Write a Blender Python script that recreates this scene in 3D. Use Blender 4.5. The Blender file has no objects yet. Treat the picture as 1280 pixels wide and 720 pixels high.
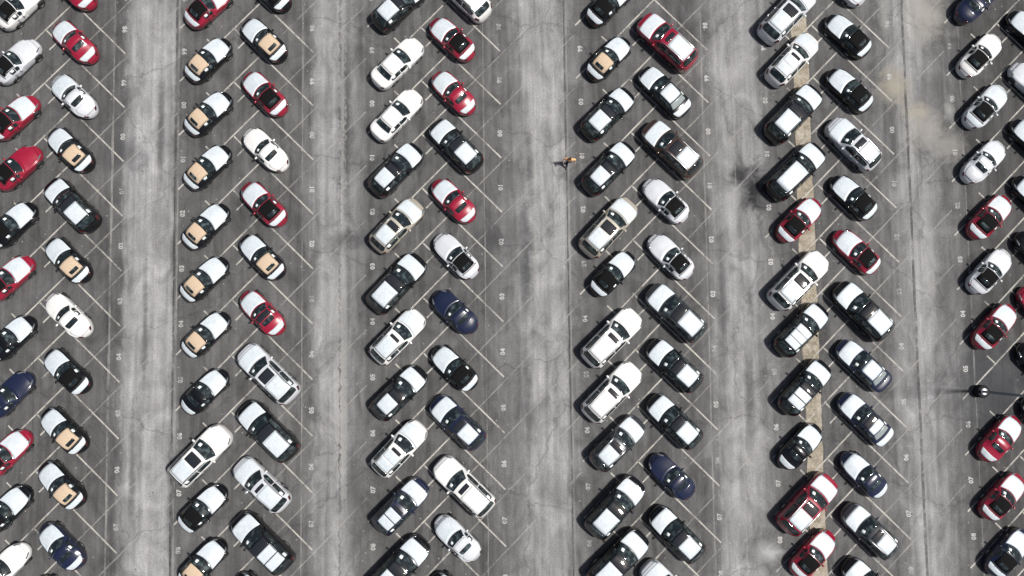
import bpy, bmesh, math, random
import numpy as np
from mathutils import Vector, Matrix

# ------------------------------------------------------------------ camera, sky, sun, exposure
SC = bpy.context.scene
COL = SC.collection
R = math.radians
cam_d = bpy.data.cameras.new('camera')
cam = bpy.data.objects.new('camera', cam_d); COL.objects.link(cam)
cam.location = (2.039, 7.415, 62.983)
cam.rotation_euler = (0.063110236, -0.015981653, -0.013160876)
cam_d.sensor_width = 36.0
cam_d.lens = 36.0 * 1000.0 / 1280.0
cam_d.clip_start = 1.0
cam_d.clip_end = 2000.0
SC.camera = cam

SUN_EL, SUN_AZ = R(62), R(0)            # the sun stands over +X (right in the picture)
world = bpy.data.worlds.new('World'); SC.world = world; world.use_nodes = True
wn = world.node_tree
sky = wn.nodes.new('ShaderNodeTexSky'); sky.sky_type = 'NISHITA'; sky.sun_disc = False
sky.dust_density = 4.0; sky.air_density = 1.0; sky.ozone_density = .6; sky.sun_elevation = SUN_EL; sky.sun_rotation = R(90)
bg = wn.nodes['Background']; bg.inputs['Strength'].default_value = 0.055
wn.links.new(sky.outputs[0], bg.inputs['Color'])
sun_d = bpy.data.lights.new('sun', 'SUN'); sun_d.energy = 5.0; sun_d.angle = R(5); sun_d.color = (1.0, 0.965, 0.92)
sun = bpy.data.objects.new('sun', sun_d); COL.objects.link(sun)
sd = Vector((math.cos(SUN_EL)*math.cos(SUN_AZ), math.cos(SUN_EL)*math.sin(SUN_AZ), math.sin(SUN_EL)))
sun.rotation_euler = sd.to_track_quat('Z', 'Y').to_euler()
sun.location = sd * 150
SC.view_settings.view_transform = 'Standard'
SC.view_settings.look = 'None'
SC.view_settings.exposure = 0.15
SC.view_settings.gamma = 1.0

# ------------------------------------------------------------------ helpers
def lin(c):
    return c/12.92 if c <= 0.04045 else ((c+0.055)/1.055)**2.4
def g8(v, k=0.68):                      # a grey read as 0..255 turned into an albedo
    return lin(v/255.0)*k

def new_mat(name):
    m = bpy.data.materials.new(name); m.use_nodes = True
    return m, m.node_tree, m.node_tree.nodes['Principled BSDF']

def paint_mat(name, col, rough=0.28, metallic=0.0, coat=0.8, flake=0.0, spec=0.5):
    m, nt, b = new_mat(name)
    b.inputs['Roughness'].default_value = rough
    b.inputs['Metallic'].default_value = metallic
    b.inputs['Coat Weight'].default_value = coat
    b.inputs['Coat Roughness'].default_value = 0.055
    b.inputs['Specular IOR Level'].default_value = spec
    tc = nt.nodes.new('ShaderNodeTexCoord')
    oi = nt.nodes.new('ShaderNodeObjectInfo')
    n = nt.nodes.new('ShaderNodeTexNoise'); n.inputs['Scale'].default_value = 2.3; n.inputs['Detail'].default_value = 5
    add = nt.nodes.new('ShaderNodeVectorMath'); add.operation = 'ADD'
    nt.links.new(tc.outputs['Object'], add.inputs[0]); nt.links.new(oi.outputs['Location'], add.inputs[1])
    nt.links.new(add.outputs[0], n.inputs['Vector'])
    mix = nt.nodes.new('ShaderNodeMix'); mix.data_type = 'RGBA'
    mix.inputs[6].default_value = (*[c*0.88 for c in col], 1)
    mix.inputs[7].default_value = (*[min(1, c*1.12 + flake) for c in col], 1)
    nt.links.new(n.outputs['Fac'], mix.inputs[0])
    hs = nt.nodes.new('ShaderNodeHueSaturation'); mr = nt.nodes.new('ShaderNodeMapRange'); mr.inputs[3].default_value = .78; mr.inputs[4].default_value = 1.12
    mr.inputs[0].default_value = .64
    nt.links.new(mr.outputs[0], hs.inputs['Value']); nt.links.new(mix.outputs[2], hs.inputs['Color']); nt.links.new(hs.outputs[0], b.inputs['Base Color'])
    return m

M = {}
M['black'] = paint_mat('black_paint', (0.005, 0.0055, 0.007), rough=0.2, flake=0.001, spec=0.25, coat=0.35)
M['white'] = paint_mat('white_paint', (0.66, 0.66, 0.65), rough=0.35)
M['red'] = paint_mat('red_paint', (0.245, 0.005, 0.025), flake=0.006)
M['silver'] = paint_mat('silver_paint', (0.56, 0.58, 0.61), rough=0.36, metallic=0.12)
M['navy'] = paint_mat('navy_paint', (0.007, 0.011, 0.034), flake=0.003)
M['beige'] = paint_mat('beige_paint', (0.42, 0.39, 0.33), rough=0.34, metallic=0.3)
M['brown'] = paint_mat('brown_paint', (0.045, 0.024, 0.018), flake=0.004)
M['charcoal'] = paint_mat('charcoal_paint', (0.040, 0.043, 0.050), flake=0.004, metallic=0.3)
M['chrome'] = paint_mat('satin_metal', (0.55, 0.55, 0.56), rough=0.3, metallic=0.9, coat=0)
M['trim'] = paint_mat('black_plastic', (0.012, 0.012, 0.013), rough=0.6, coat=0)
M['tyre'] = paint_mat('tyre_rubber', (0.018, 0.018, 0.018), rough=0.85, coat=0)
M['rim'] = paint_mat('alloy', (0.40, 0.40, 0.41), rough=0.35, metallic=0.8, coat=0)
M['lamp'] = paint_mat('lamp_lens', (0.10, 0.11, 0.12), rough=0.1, coat=1)
M['tail'] = paint_mat('tail_lens', (0.055, 0.004, 0.005), rough=0.12, coat=1)
def glass_mat():
    # tinted glass; paler noise patches painted in for reflections and dim interiors
    m, nt, b = new_mat('tinted_glass'); b.inputs['Roughness'].default_value = 0.05; b.inputs['Specular IOR Level'].default_value = 0.6
    tc = nt.nodes.new('ShaderNodeTexCoord'); oi = nt.nodes.new('ShaderNodeObjectInfo')
    add = nt.nodes.new('ShaderNodeVectorMath'); add.operation = 'ADD'
    nt.links.new(tc.outputs['Object'], add.inputs[0]); nt.links.new(oi.outputs['Location'], add.inputs[1])
    n = nt.nodes.new('ShaderNodeTexNoise'); n.inputs['Scale'].default_value = 2.6; n.inputs['Detail'].default_value = 3
    nt.links.new(add.outputs[0], n.inputs['Vector'])
    r = nt.nodes.new('ShaderNodeValToRGB'); r.color_ramp.elements[0].position = .50; r.color_ramp.elements[0].color = (.010, .015, .017, 1)
    r.color_ramp.elements[1].position = .78; r.color_ramp.elements[1].color = (.085, .115, .12, 1)
    nt.links.new(n.outputs['Fac'], r.inputs[0]); nt.links.new(r.outputs[0], b.inputs['Base Color'])
    return m
M['glass'] = glass_mat()
M['reflectglass'] = paint_mat('painted_reflection_glass', (0.22, 0.25, 0.25), rough=0.2, coat=0)  # even pale grey stands in for the sky reflected in the rear glass
M['roofglass'] = paint_mat('roof_glass', (0.016, 0.018, 0.022), rough=0.06, coat=0, spec=0.6)
M['paper'] = paint_mat('white_paper', (0.72, 0.76, 0.76), rough=0.7, coat=0)

def film_mat():
    m, nt, b = new_mat('white_transit_film')
    b.inputs['Roughness'].default_value = 0.42
    tc = nt.nodes.new('ShaderNodeTexCoord'); oi = nt.nodes.new('ShaderNodeObjectInfo')
    add = nt.nodes.new('ShaderNodeVectorMath'); add.operation = 'ADD'
    nt.links.new(tc.outputs['Object'], add.inputs[0]); nt.links.new(oi.outputs['Location'], add.inputs[1])
    n = nt.nodes.new('ShaderNodeTexNoise'); n.inputs['Scale'].default_value = 4.0; n.inputs['Detail'].default_value = 6; n.inputs['Distortion'].default_value = 1.2
    nt.links.new(add.outputs[0], n.inputs['Vector'])
    r = nt.nodes.new('ShaderNodeValToRGB')
    r.color_ramp.elements[0].position = 0.25; r.color_ramp.elements[0].color = (0.41, 0.46, 0.495, 1)
    r.color_ramp.elements[1].position = 0.7; r.color_ramp.elements[1].color = (0.525, 0.575, 0.605, 1)
    nt.links.new(n.outputs['Fac'], r.inputs[0]); nt.links.new(r.outputs[0], b.inputs['Base Color'])
    bp = nt.nodes.new('ShaderNodeBump'); bp.inputs['Strength'].default_value = 0.35; bp.inputs['Distance'].default_value = 0.02
    nt.links.new(n.outputs['Fac'], bp.inputs['Height']); nt.links.new(bp.outputs[0], b.inputs['Normal'])
    return m
M['film'] = film_mat()

def cloth_mat(name, col):
    m, nt, b = new_mat(name)
    b.inputs['Roughness'].default_value = 0.9; b.inputs['Specular IOR Level'].default_value = 0.15
    tc = nt.nodes.new('ShaderNodeTexCoord')
    n = nt.nodes.new('ShaderNodeTexNoise'); n.inputs['Scale'].default_value = 7.0; n.inputs['Detail'].default_value = 7
    nt.links.new(tc.outputs['Object'], n.inputs['Vector'])
    mix = nt.nodes.new('ShaderNodeMix'); mix.data_type = 'RGBA'
    mix.inputs[6].default_value = (*[c*0.78 for c in col], 1); mix.inputs[7].default_value = (*[c*1.15 for c in col], 1)
    nt.links.new(n.outputs['Fac'], mix.inputs[0]); nt.links.new(mix.outputs[2], b.inputs['Base Color'])
    bp = nt.nodes.new('ShaderNodeBump'); bp.inputs['Strength'].default_value = 0.3; bp.inputs['Distance'].default_value = 0.01
    nt.links.new(n.outputs['Fac'], bp.inputs['Height']); nt.links.new(bp.outputs[0], b.inputs['Normal'])
    return m
M['tan'] = cloth_mat('tan_canvas', (0.47, 0.365, 0.265))
M['blackcloth'] = cloth_mat('black_canvas', (0.004, 0.004, 0.0045))

def link(name, me, mat, parent=None, kind=None, loc=None):
    o = bpy.data.objects.new(name, me); COL.objects.link(o)
    if mat is not None and not me.materials: me.materials.append(mat)
    if parent is not None: o.parent = parent
    if kind: o['kind'] = kind
    if loc is not None: o.location = loc
    return o

def mesh_from(name, vs, fs, smooth=True):
    me = bpy.data.meshes.new(name); me.from_pydata([tuple(map(float, v)) for v in vs], [], fs); me.update()
    if smooth: me.polygons.foreach_set('use_smooth', [True]*len(me.polygons))
    return me

# ------------------------------------------------------------------ the ground
def pxmix(nt, a, b, fac, blend='MIX'):
    mx = nt.nodes.new('ShaderNodeMix'); mx.data_type = 'RGBA'; mx.blend_type = blend
    for s, v in ((0, fac), (6, a), (7, b)):
        if hasattr(v, 'links') or hasattr(v, 'is_linked'): nt.links.new(v, mx.inputs[s])
        elif s == 0: mx.inputs[0].default_value = v
        else: mx.inputs[s].default_value = (*v, 1)
    return mx.outputs[2]

def mth(nt, op, a, b=None, c=None, clamp=False):
    m = nt.nodes.new('ShaderNodeMath'); m.operation = op; m.use_clamp = clamp
    for i, v in enumerate((a, b, c)):
        if v is None: continue
        if hasattr(v, 'is_linked'): nt.links.new(v, m.inputs[i])
        else: m.inputs[i].default_value = v
    return m.outputs[0]

def noise(nt, vec, scale, detail=4, rough=0.55, dist=0.0):
    n = nt.nodes.new('ShaderNodeTexNoise')
    n.inputs['Scale'].default_value = scale; n.inputs['Detail'].default_value = detail
    n.inputs['Roughness'].default_value = rough; n.inputs['Distortion'].default_value = dist
    nt.links.new(vec, n.inputs['Vector'])
    return n.outputs['Fac']

def mapping(nt, vec, scale=(1, 1, 1), loc=(0, 0, 0)):
    mp = nt.nodes.new('ShaderNodeMapping'); mp.inputs['Scale'].default_value = scale; mp.inputs['Location'].default_value = loc
    nt.links.new(vec, mp.inputs['Vector']); return mp.outputs[0]

def ramp(nt, fac, stops):
    r = nt.nodes.new('ShaderNodeValToRGB'); cr = r.color_ramp
    while len(cr.elements) > 1: cr.elements.remove(cr.elements[-1])
    for i, (p, c) in enumerate(stops):
        e = cr.elements[0] if i == 0 else cr.elements.new(p)
        e.position = p; e.color = (*c, 1) if hasattr(c, '__len__') else (c, c, c, 1)
    nt.links.new(fac, r.inputs[0]); return r.outputs[0]

WEAR = [(-36.83, 93), (-27.68, 90), (-27.06, 140), (-26.01, 156), (-23.59, 152), (-23.28, 104), (-22.47, 95), (-13.6, 95), (-12.72, 110),
        (-11.9, 146), (-10.45, 146), (-9.64, 124), (-8.14, 98), (-7.02, 93), (0.82, 93), (1.89, 104), (3.34, 114), (4.53, 148),
        (7.18, 150), (7.62, 118), (9.32, 94), (10.59, 93), (17.67, 91), (18.81, 112), (20.4, 150), (22.3, 138), (24.84, 92),
        (26.44, 91), (33.07, 106), (35.37, 150), (37.61, 112), (40.2, 80)]
X0, X1 = -42.0, 46.0
# worn or stained patches that lie on the ground: x, y, radius x, radius y, colour, strength
STAINS = [(22.6, 19.0, 1.0, 2.2, (.018, .018, .020), 1.0), (21.4, 20.2, .8, .9, (.02, .02, .022), .85), (23.2, 17.6, .8, .7, (.02, .02, .022), .5),
          (-9.2, 15.4, 2.2, .8, (.03, .03, .032), .6), (1.5, 15.2, 1.3, .9, (.03, .03, .032), .6),
          (22.9, -9.3, 1.6, 1.5, (.035, .035, .036), .75), (22.8, -9.4, 1.0, .9, (.30, .30, .30), .9),
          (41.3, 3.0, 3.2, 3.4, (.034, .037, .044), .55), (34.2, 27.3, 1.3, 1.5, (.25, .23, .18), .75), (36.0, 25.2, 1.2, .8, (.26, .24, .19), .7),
          (37.0, 33.4, 1.7, 2.4, (.27, .26, .23), .7), (36.5, 23.6, 1.5, 1.5, (.25, .24, .215), .6), (38.3, 22.4, 1.5, 1.2, (.24, .235, .22), .55),
          (4.3, 13.5, .45, 4.2, (.045, .046, .048), .8), (4.6, 21.0, .35, 3.0, (.05, .05, .052), .7), (4.2, 2.0, .4, 5.0, (.055, .055, .056), .6),
          (-25.6, 8.0, .22, 6.0, (.06, .06, .061), .7), (-24.6, 24.0, .3, 5.0, (.065, .065, .066), .7), (-26.4, -3.0, .3, 4.0, (.06, .06, .06), .7),
          (-9.9, 24.0, .35, 8.0, (.05, .05, .05), .8), (-10.3, 4.0, .5, 7.0, (.26, .26, .25), .6), (-9.2, -4.0, .6, 4.0, (.05, .05, .05), .6),
          (19.8, 10.0, .3, 6.0, (.05, .05, .052), .6), (21.6, 2.0, .35, 5.0, (.055, .055, .055), .6), (36.4, 14.0, .4, 6.0, (.26, .26, .25), .5),
          (34.0, 22.0, .35, 3.0, (.045, .045, .045), .7), (33.7, 33.0, .4, 2.0, (.22, .22, .21), .6), (37.6, 10.0, .4, 4.0, (.05, .05, .05), .5), (38.6, 25.4, .4, .9, (.26, .26, .25), .7),
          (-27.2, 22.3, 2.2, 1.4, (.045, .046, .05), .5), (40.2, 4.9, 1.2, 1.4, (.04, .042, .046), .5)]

def ground_mat():
    m, nt, b = new_mat('worn_asphalt')
    b.inputs['Roughness'].default_value = 0.92
    b.inputs['Specular IOR Level'].default_value = 0.25
    geo = nt.nodes.new('ShaderNodeTexCoord'); P = geo.outputs['Object']
    sep = nt.nodes.new('ShaderNodeSeparateXYZ'); nt.links.new(P, sep.inputs[0])
    x, y = sep.outputs[0], sep.outputs[1]
    w1 = noise(nt, mapping(nt, P, (.55, .16, 1)), 1.0, 5, .6)
    w2 = noise(nt, mapping(nt, P, (2.2, .5, 1), (7, 3, 0)), 1.0, 4, .6)
    xs = mth(nt, 'ADD', x, mth(nt, 'MULTIPLY', mth(nt, 'SUBTRACT', w1, .5), 2.2))
    xs = mth(nt, 'ADD', xs, mth(nt, 'MULTIPLY', mth(nt, 'SUBTRACT', w2, .5), .8))
    t = mth(nt, 'DIVIDE', mth(nt, 'SUBTRACT', xs, X0), X1 - X0, clamp=True)
    base = ramp(nt, t, [((p - X0)/(X1 - X0), g8(v)) for p, v in WEAR])
    # tyre-polished streaks along the lanes, strongest where the surface is worn pale
    st = noise(nt, mapping(nt, P, (1.9, .075, 1), (3, 9, 0)), 1.0, 5, .6, .3)
    st2 = noise(nt, mapping(nt, P, (.62, .36, 1), (30, 9, 0)), 1.0, 8, .64, .8)
    stf = ramp(nt, st, [(.30, .66), (.5, 1.0), (.70, 1.30)])
    st2f = ramp(nt, st2, [(.28, .52), (.5, 1.0), (.72, 1.42)])
    c = pxmix(nt, base, stf, .85, 'MULTIPLY')
    c = pxmix(nt, c, st2f, .9, 'MULTIPLY')
    # blotches, aggregate
    bl = ramp(nt, noise(nt, P, .16, 6, .62, .4), [(.3, .80), (.52, 1.0), (.75, 1.2)])
    c = pxmix(nt, c, bl, .9, 'MULTIPLY')
    ag = ramp(nt, noise(nt, P, 9.0, 3, .7), [(.3, .78), (.5, 1.0), (.72, 1.3)])
    c = pxmix(nt, c, ag, .9, 'MULTIPLY')
    fine = ramp(nt, noise(nt, P, 42.0, 2, .7), [(.3, .7), (.5, 1.0), (.75, 1.5)])
    c = pxmix(nt, c, fine, .7, 'MULTIPLY')
    # small dark drips under the bays and pale specks
    sp = noise(nt, P, 2.6, 2, .5)
    spf = ramp(nt, sp, [(.70, 0.0), (.78, .5)])
    c = pxmix(nt, c, (.022, .022, .023), spf)
    vo = nt.nodes.new('ShaderNodeTexVoronoi'); vo.inputs['Scale'].default_value = 1.1
    nt.links.new(P, vo.inputs['Vector'])
    wf = ramp(nt, vo.outputs['Distance'], [(.035, .75), (.07, 0.0)])
    c = pxmix(nt, c, (.30, .30, .29), wf)
    # cracks
    vc = nt.nodes.new('ShaderNodeTexVoronoi'); vc.feature = 'DISTANCE_TO_EDGE'; vc.inputs['Scale'].default_value = .11
    wob = nt.nodes.new('ShaderNodeMix'); wob.data_type = 'VECTOR'; wob.inputs[0].default_value = .12
    nz = nt.nodes.new('ShaderNodeTexNoise'); nz.inputs['Scale'].default_value = .7; nz.inputs['Detail'].default_value = 5
    nt.links.new(P, nz.inputs['Vector'])
    va = nt.nodes.new('ShaderNodeVectorMath'); va.operation = 'MULTIPLY_ADD'
    nt.links.new(nz.outputs['Color'], va.inputs[0]); va.inputs[1].default_value = (2.2, 2.2, 0); nt.links.new(P, va.inputs[2])
    nt.links.new(va.outputs[0], vc.inputs['Vector'])
    cf = ramp(nt, vc.outputs['Distance'], [(.003, .30), (.009, 0.0)])
    c = pxmix(nt, c, (.028, .028, .030), cf)
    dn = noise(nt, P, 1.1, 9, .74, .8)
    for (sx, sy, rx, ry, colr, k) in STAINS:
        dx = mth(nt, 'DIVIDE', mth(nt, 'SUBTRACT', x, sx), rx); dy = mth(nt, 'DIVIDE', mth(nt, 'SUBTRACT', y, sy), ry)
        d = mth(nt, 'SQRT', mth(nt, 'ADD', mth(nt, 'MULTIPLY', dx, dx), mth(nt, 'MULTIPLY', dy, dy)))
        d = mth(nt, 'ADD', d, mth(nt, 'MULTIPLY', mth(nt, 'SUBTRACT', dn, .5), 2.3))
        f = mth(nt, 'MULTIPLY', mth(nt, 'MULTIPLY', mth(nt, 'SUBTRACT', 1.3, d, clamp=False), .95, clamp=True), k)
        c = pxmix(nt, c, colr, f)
    tint = pxmix(nt, c, (1.02, 1.02, 1.03), 1.0, 'MULTIPLY')
    nt.links.new(tint, b.inputs['Base Color'])
    bp = nt.nodes.new('ShaderNodeBump'); bp.inputs['Strength'].default_value = .5; bp.inputs['Distance'].default_value = .01
    nt.links.new(noise(nt, P, 30.0, 4, .7), bp.inputs['Height']); nt.links.new(bp.outputs[0], b.inputs['Normal'])
    return m

S_ = 400.0
ground = link('parking_lot', mesh_from('parking_lot', [(-S_, -S_, 0), (S_, -S_, 0), (S_, S_, 0), (-S_, S_, 0)], [(0, 1, 2, 3)], False), ground_mat(), kind='structure')

def worn_paint(name, col, cover, scale=3.0):
    m, nt, b = new_mat(name)
    b.inputs['Base Color'].default_value = (*col, 1); b.inputs['Roughness'].default_value = .8
    tc = nt.nodes.new('ShaderNodeTexCoord'); P = tc.outputs['Object']
    oi = nt.nodes.new('ShaderNodeObjectInfo')
    add = nt.nodes.new('ShaderNodeVectorMath'); add.operation = 'ADD'
    nt.links.new(P, add.inputs[0]); nt.links.new(oi.outputs['Location'], add.inputs[1])
    n = noise(nt, add.outputs[0], scale, 6, .7)
    n2 = noise(nt, add.outputs[0], .5, 3, .6)
    f = ramp(nt, mth(nt, 'MULTIPLY_ADD', n2, .7, mth(nt, 'MULTIPLY', n, .6)), [(.5, max(0, cover - .45)), (.64, cover), (.8, min(1, cover + .25))])
    tr = nt.nodes.new('ShaderNodeBsdfTransparent'); mx = nt.nodes.new('ShaderNodeMixShader')
    nt.links.new(f, mx.inputs[0]); nt.links.new(tr.outputs[0], mx.inputs[1]); nt.links.new(b.outputs[0], mx.inputs[2])
    nt.links.new(mx.outputs[0], nt.nodes['Material Output'].inputs['Surface'])
    return m
M['line'] = worn_paint('worn_cream_line_paint', (.48, .465, .425), .58)
M['faint'] = worn_paint('faded_line_paint', (.38, .37, .35), .24)
M['joint'] = worn_paint('pale_joint_filler', (.34, .335, .32), .26, 1.6)
M['tar'] = worn_paint('dark_joint_sealer', (.03, .03, .031), .34, 1.6)
M['joint2'] = worn_paint('crumbled_joint_edge', (.05, .05, .05), .22, 2.5)
M['number'] = worn_paint('white_number_paint', (.48, .48, .47), .56, 6.0)

def strip_mesh(length, width, n=12, wob=.0, seed=0):
    rr = random.Random(seed); vs = []; fs = []
    for i in range(n + 1):
        a = length*i/n
        vs += [(a, -width/2 + rr.uniform(-wob, wob), 0), (a, width/2 + rr.uniform(-wob, wob), 0)]
        if i: fs.append((2*i-2, 2*i, 2*i+1, 2*i-1))
    return mesh_from('line', vs, fs, False)

def put_strip(name, me, mat, x, y, ang, z):
    o = link(name, me, mat, ground); o.location = (x, y, z); o.rotation_euler = (0, 0, ang); return o

XT = [-33.826, -18.887, -3.957, 12.744, 27.600, 42.808]
Y0, PITCH = 32.470, 4.34482
q2 = math.sqrt(2)
left_me = strip_mesh(6.5*q2, .115, 10, .006, 1); right_me = strip_mesh(6.27*q2, .115, 10, .006, 2); tick_me = strip_mesh(.85, .115, 2)
for bi, xt in enumerate(XT):
    for k in range(-2, 12):
        yt = Y0 - PITCH*k
        put_strip('bay_line', left_me, M['line'], xt - 4.28, yt - 4.28, R(45), .008)
        put_strip('bay_line', right_me, M['line'], xt + .07, yt - .07, R(-45), .008)
        put_strip('bay_tick', tick_me, M['line'], xt - 1.5 - .05, yt - 1.5 + .05, R(135), .008)
        put_strip('bay_tick', tick_me, M['line'], xt + .98 - .05, yt - .98 - .05, R(225), .008)
        # the old paint of the same line, worn thin, running on across the lane
        if bi < 5:
            ln = (XT[bi+1] - 4.4 - (xt + 2.24))
            put_strip('faded_line', strip_mesh(ln*q2, .11, 10, .008, k), M['faint'], xt + 2.24, yt + 2.24, R(45), .004)
num_cache = {}
def number_mesh(txt):
    if txt in num_cache: return num_cache[txt]
    cu = bpy.data.curves.new('number', 'FONT'); cu.body = txt; cu.size = .50; cu.align_x = 'CENTER'; cu.align_y = 'CENTER'; cu.offset = .022; cu.resolution_u = 2
    cu.space_character = 1.05
    t = bpy.data.objects.new('number', cu); COL.objects.link(t)
    dg = bpy.context.evaluated_depsgraph_get()
    me = bpy.data.meshes.new_from_object(t.evaluated_get(dg)); me.materials.clear()
    bpy.data.objects.remove(t)
    num_cache[txt] = me; return me
for bi, xt in enumerate(XT):
    for k in range(-1, 12):
        yt = Y0 - PITCH*k
        for dx, dy, n in ((-3.90, -1.86, k - 1), (6.27, -.02, k - 2)):
            o = link('bay_number', number_mesh('%02d' % (n % 100)), M['number'], ground)
            o.location = (xt + dx, yt + dy, .012); o.rotation_euler = (0, 0, R(90))
# long seams between paving lanes
for x, mt, w in ((-23.42, 'tar', .16), (-23.2, 'joint', .10), (-28.36, 'joint', .16), (-10.2, 'joint', .14), (7.56, 'tar', .12), (7.72, 'joint', .1), (21.08, 'joint', .12),
                 (35.28, 'joint', .13), (35.1, 'tar', .2), (-13.4, 'joint', .1), (1.0, 'joint', .08), (18.6, 'joint', .1), (39.6, 'joint', .09), (-25.0, 'joint', .1), (5.0, 'joint', .12)):
    put_strip('paving_seam', strip_mesh(75, w, 60, .03, int(x*10)), M[mt], x, -25, R(90), .002)

put_strip('broken_joint', strip_mesh(75, .10, 420, .12, 77), M['joint2'], -10.45, -25, R(90), .003)
put_strip('broken_joint', strip_mesh(75, .10, 420, .16, 78), M['joint'], -10.05, -25, R(90), .003)
# dug-out strip refilled with tan gravel
def gravel_mat():
    m, nt, b = new_mat('tan_gravel'); b.inputs['Roughness'].default_value = .95
    P = nt.nodes.new('ShaderNodeTexCoord').outputs['Object']
    v = nt.nodes.new('ShaderNodeTexVoronoi'); v.inputs['Scale'].default_value = 11; nt.links.new(P, v.inputs['Vector'])
    c = ramp(nt, noise(nt, P, 1.3, 7, .7), [(.3, (.13, .112, .085)), (.5, (.26, .228, .178)), (.7, (.37, .345, .30))])
    sepc = nt.nodes.new('ShaderNodeSeparateColor'); nt.links.new(v.outputs['Color'], sepc.inputs[0])
    c = pxmix(nt, c, ramp(nt, sepc.outputs[0], [(0, .75), (.5, 1.0), (1, 1.2)]), .5, 'MULTIPLY')
    nt.links.new(c, b.inputs['Base Color'])
    bp = nt.nodes.new('ShaderNodeBump'); bp.inputs['Strength'].default_value = .8; bp.inputs['Distance'].default_value = .03
    nt.links.new(v.outputs['Distance'], bp.inputs['Height']); nt.links.new(bp.outputs[0], b.inputs['Normal'])
    return m
M['gravel'] = gravel_mat()
rr = random.Random(5)
vs = []; fs = []
for i in range(90):
    yy = 40 - i*.62
    vs += [(26.02 + rr.uniform(-.07, .07), yy, .005), (27.28 + rr.uniform(-.05, .05), yy, .005)]
    if i: fs.append((2*i-2, 2*i, 2*i+1, 2*i-1))
link('gravel_strip', mesh_from('gravel_strip', vs, fs, False), M['gravel'], kind='structure')
vs = []; fs = []
for i in range(5200):
    x = rr.gauss(26.65, .36) if rr.random() < .9 else rr.gauss(26.65, .9); y = rr.uniform(-12, 38); s = rr.uniform(.012, .05)
    n0 = len(vs)
    for dx, dy, dz in ((1, 0, 0), (0, 1, 0), (-1, 0, 0), (0, -1, 0), (0, 0, .8)):
        vs.append((x + s*dx*rr.uniform(.6, 1.2), y + s*dy*rr.uniform(.6, 1.2), .004 + s*dz))
    fs += [(n0+a, n0+(a+1) % 4, n0+4) for a in range(4)]
link('loose_gravel', mesh_from('loose_gravel', vs, fs, False), M['gravel'], kind='stuff')

# ------------------------------------------------------------------ cars: one smooth shell per body style, panels cut from the same surface
def pchip(xs, ys):
    xs = np.array(xs, float); ys = np.array(ys, float); h = np.diff(xs); d = np.diff(ys)/h
    m = np.zeros(len(xs)); m[0] = d[0]; m[-1] = d[-1]
    for i in range(1, len(xs)-1):
        if d[i-1]*d[i] > 0:
            w1 = 2*h[i]+h[i-1]; w2 = h[i]+2*h[i-1]; m[i] = (w1+w2)/(w1/d[i-1]+w2/d[i])
    def f(x):
        x = min(max(x, xs[0]), xs[-1]); i = min(max(int(np.searchsorted(xs, x))-1, 0), len(h)-1)
        t = (x-xs[i])/h[i]
        return ((1+2*t)*(1-t)**2*ys[i] + t*(1-t)**2*h[i]*m[i] + t*t*(3-2*t)*ys[i+1] + t*t*(t-1)*h[i]*m[i+1])
    return f

class Style:
    def __init__(s, L, W, zc, zb, yr, bow, cr, wheels, wr, nose=(1.0, 2.5), tail=(.7, 3.0), hips=None):
        s.L, s.hw = L, W/2
        s.zc, s.zb, s.yr, s.bow, s.cr = [pchip(*zip(*a)) for a in (zc, zb, yr, bow, cr)]
        s.hips = pchip(*zip(*hips)) if hips else (lambda x: 1.0)
        s.wheels, s.wr, s.nose, s.tail = wheels, wr, nose, tail
    def w(s, x):
        k = s.hw*s.hips(x)
        a, n = s.nose
        if x < a: k *= max(0, 1-((a-x)/a)**n)**(1/n)
        b, n = s.tail
        if s.L-x < b: k *= max(0, 1-((b-(s.L-x))/b)**n)**(1/n)
        return k
    def pt(s, x, t):
        """point of the outer skin: x metres back from the nose, t across (0 centre line, 1 roof edge, 2 shoulder, 3 sill)"""
        x = min(max(x, 0), s.L)
        sg = -1 if t < 0 else 1; a = abs(t)
        w = s.w(x); zc = s.zc(x); zb = min(s.zb(x), zc-.005); cr = s.cr(x); yr = s.yr(x)*w
        zl = max(zb-.24, .42 if zb > .5 else zb-.05)
        K = [0, .5, 1, 1.5, 2, 2.45, 3, 3.35]
        Y = [0, yr*.54, yr, yr+(w*.955-yr)*.56, w*.965, w, w*.965, w*.80]
        zr = zc-cr
        Z = [zc, zc-cr*.27, zr, zr+(zb-zr)*.46, zb, min(zl, zb-.03), .24, .19]
        i = min(int(np.searchsorted(K, a, side='right'))-1, len(K)-2); i = max(i, 0)
        u = (a-K[i])/(K[i+1]-K[i])
        def cat(A):
            p0 = A[i-1] if i else (2*A[0]-A[1] if A is Z and False else (-A[1] if A is Y else A[1]))
            p3 = A[i+2] if i+2 < len(A) else A[i+1]
            p1, p2 = A[i], A[i+1]
            v = .5*((2*p1)+(-p0+p2)*u+(2*p0-5*p1+4*p2-p3)*u*u+(-p0+3*p1-3*p2+p3)*u**3)
            return .7*v+.3*(p1+(p2-p1)*u)
        y, z = cat(Y), cat(Z)
        q = min(1.0, (y/max(w, 1e-4))**2)
        return Vector((s.L/2-(x+s.bow(x)*q), sg*y, z))
    def nrm(s, x, t):
        e = .02
        du = s.pt(x+e, t)-s.pt(x-e, t); dv = s.pt(x, t+e)-s.pt(x, t-e)
        n = dv.cross(du)
        if n.length < 1e-9: return Vector((0, 0, 1))
        n.normalize()
        c = s.pt(x, t)
        if n.dot(Vector((0, c.y, c.z-.5))) < 0: n = -n
        return n

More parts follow.
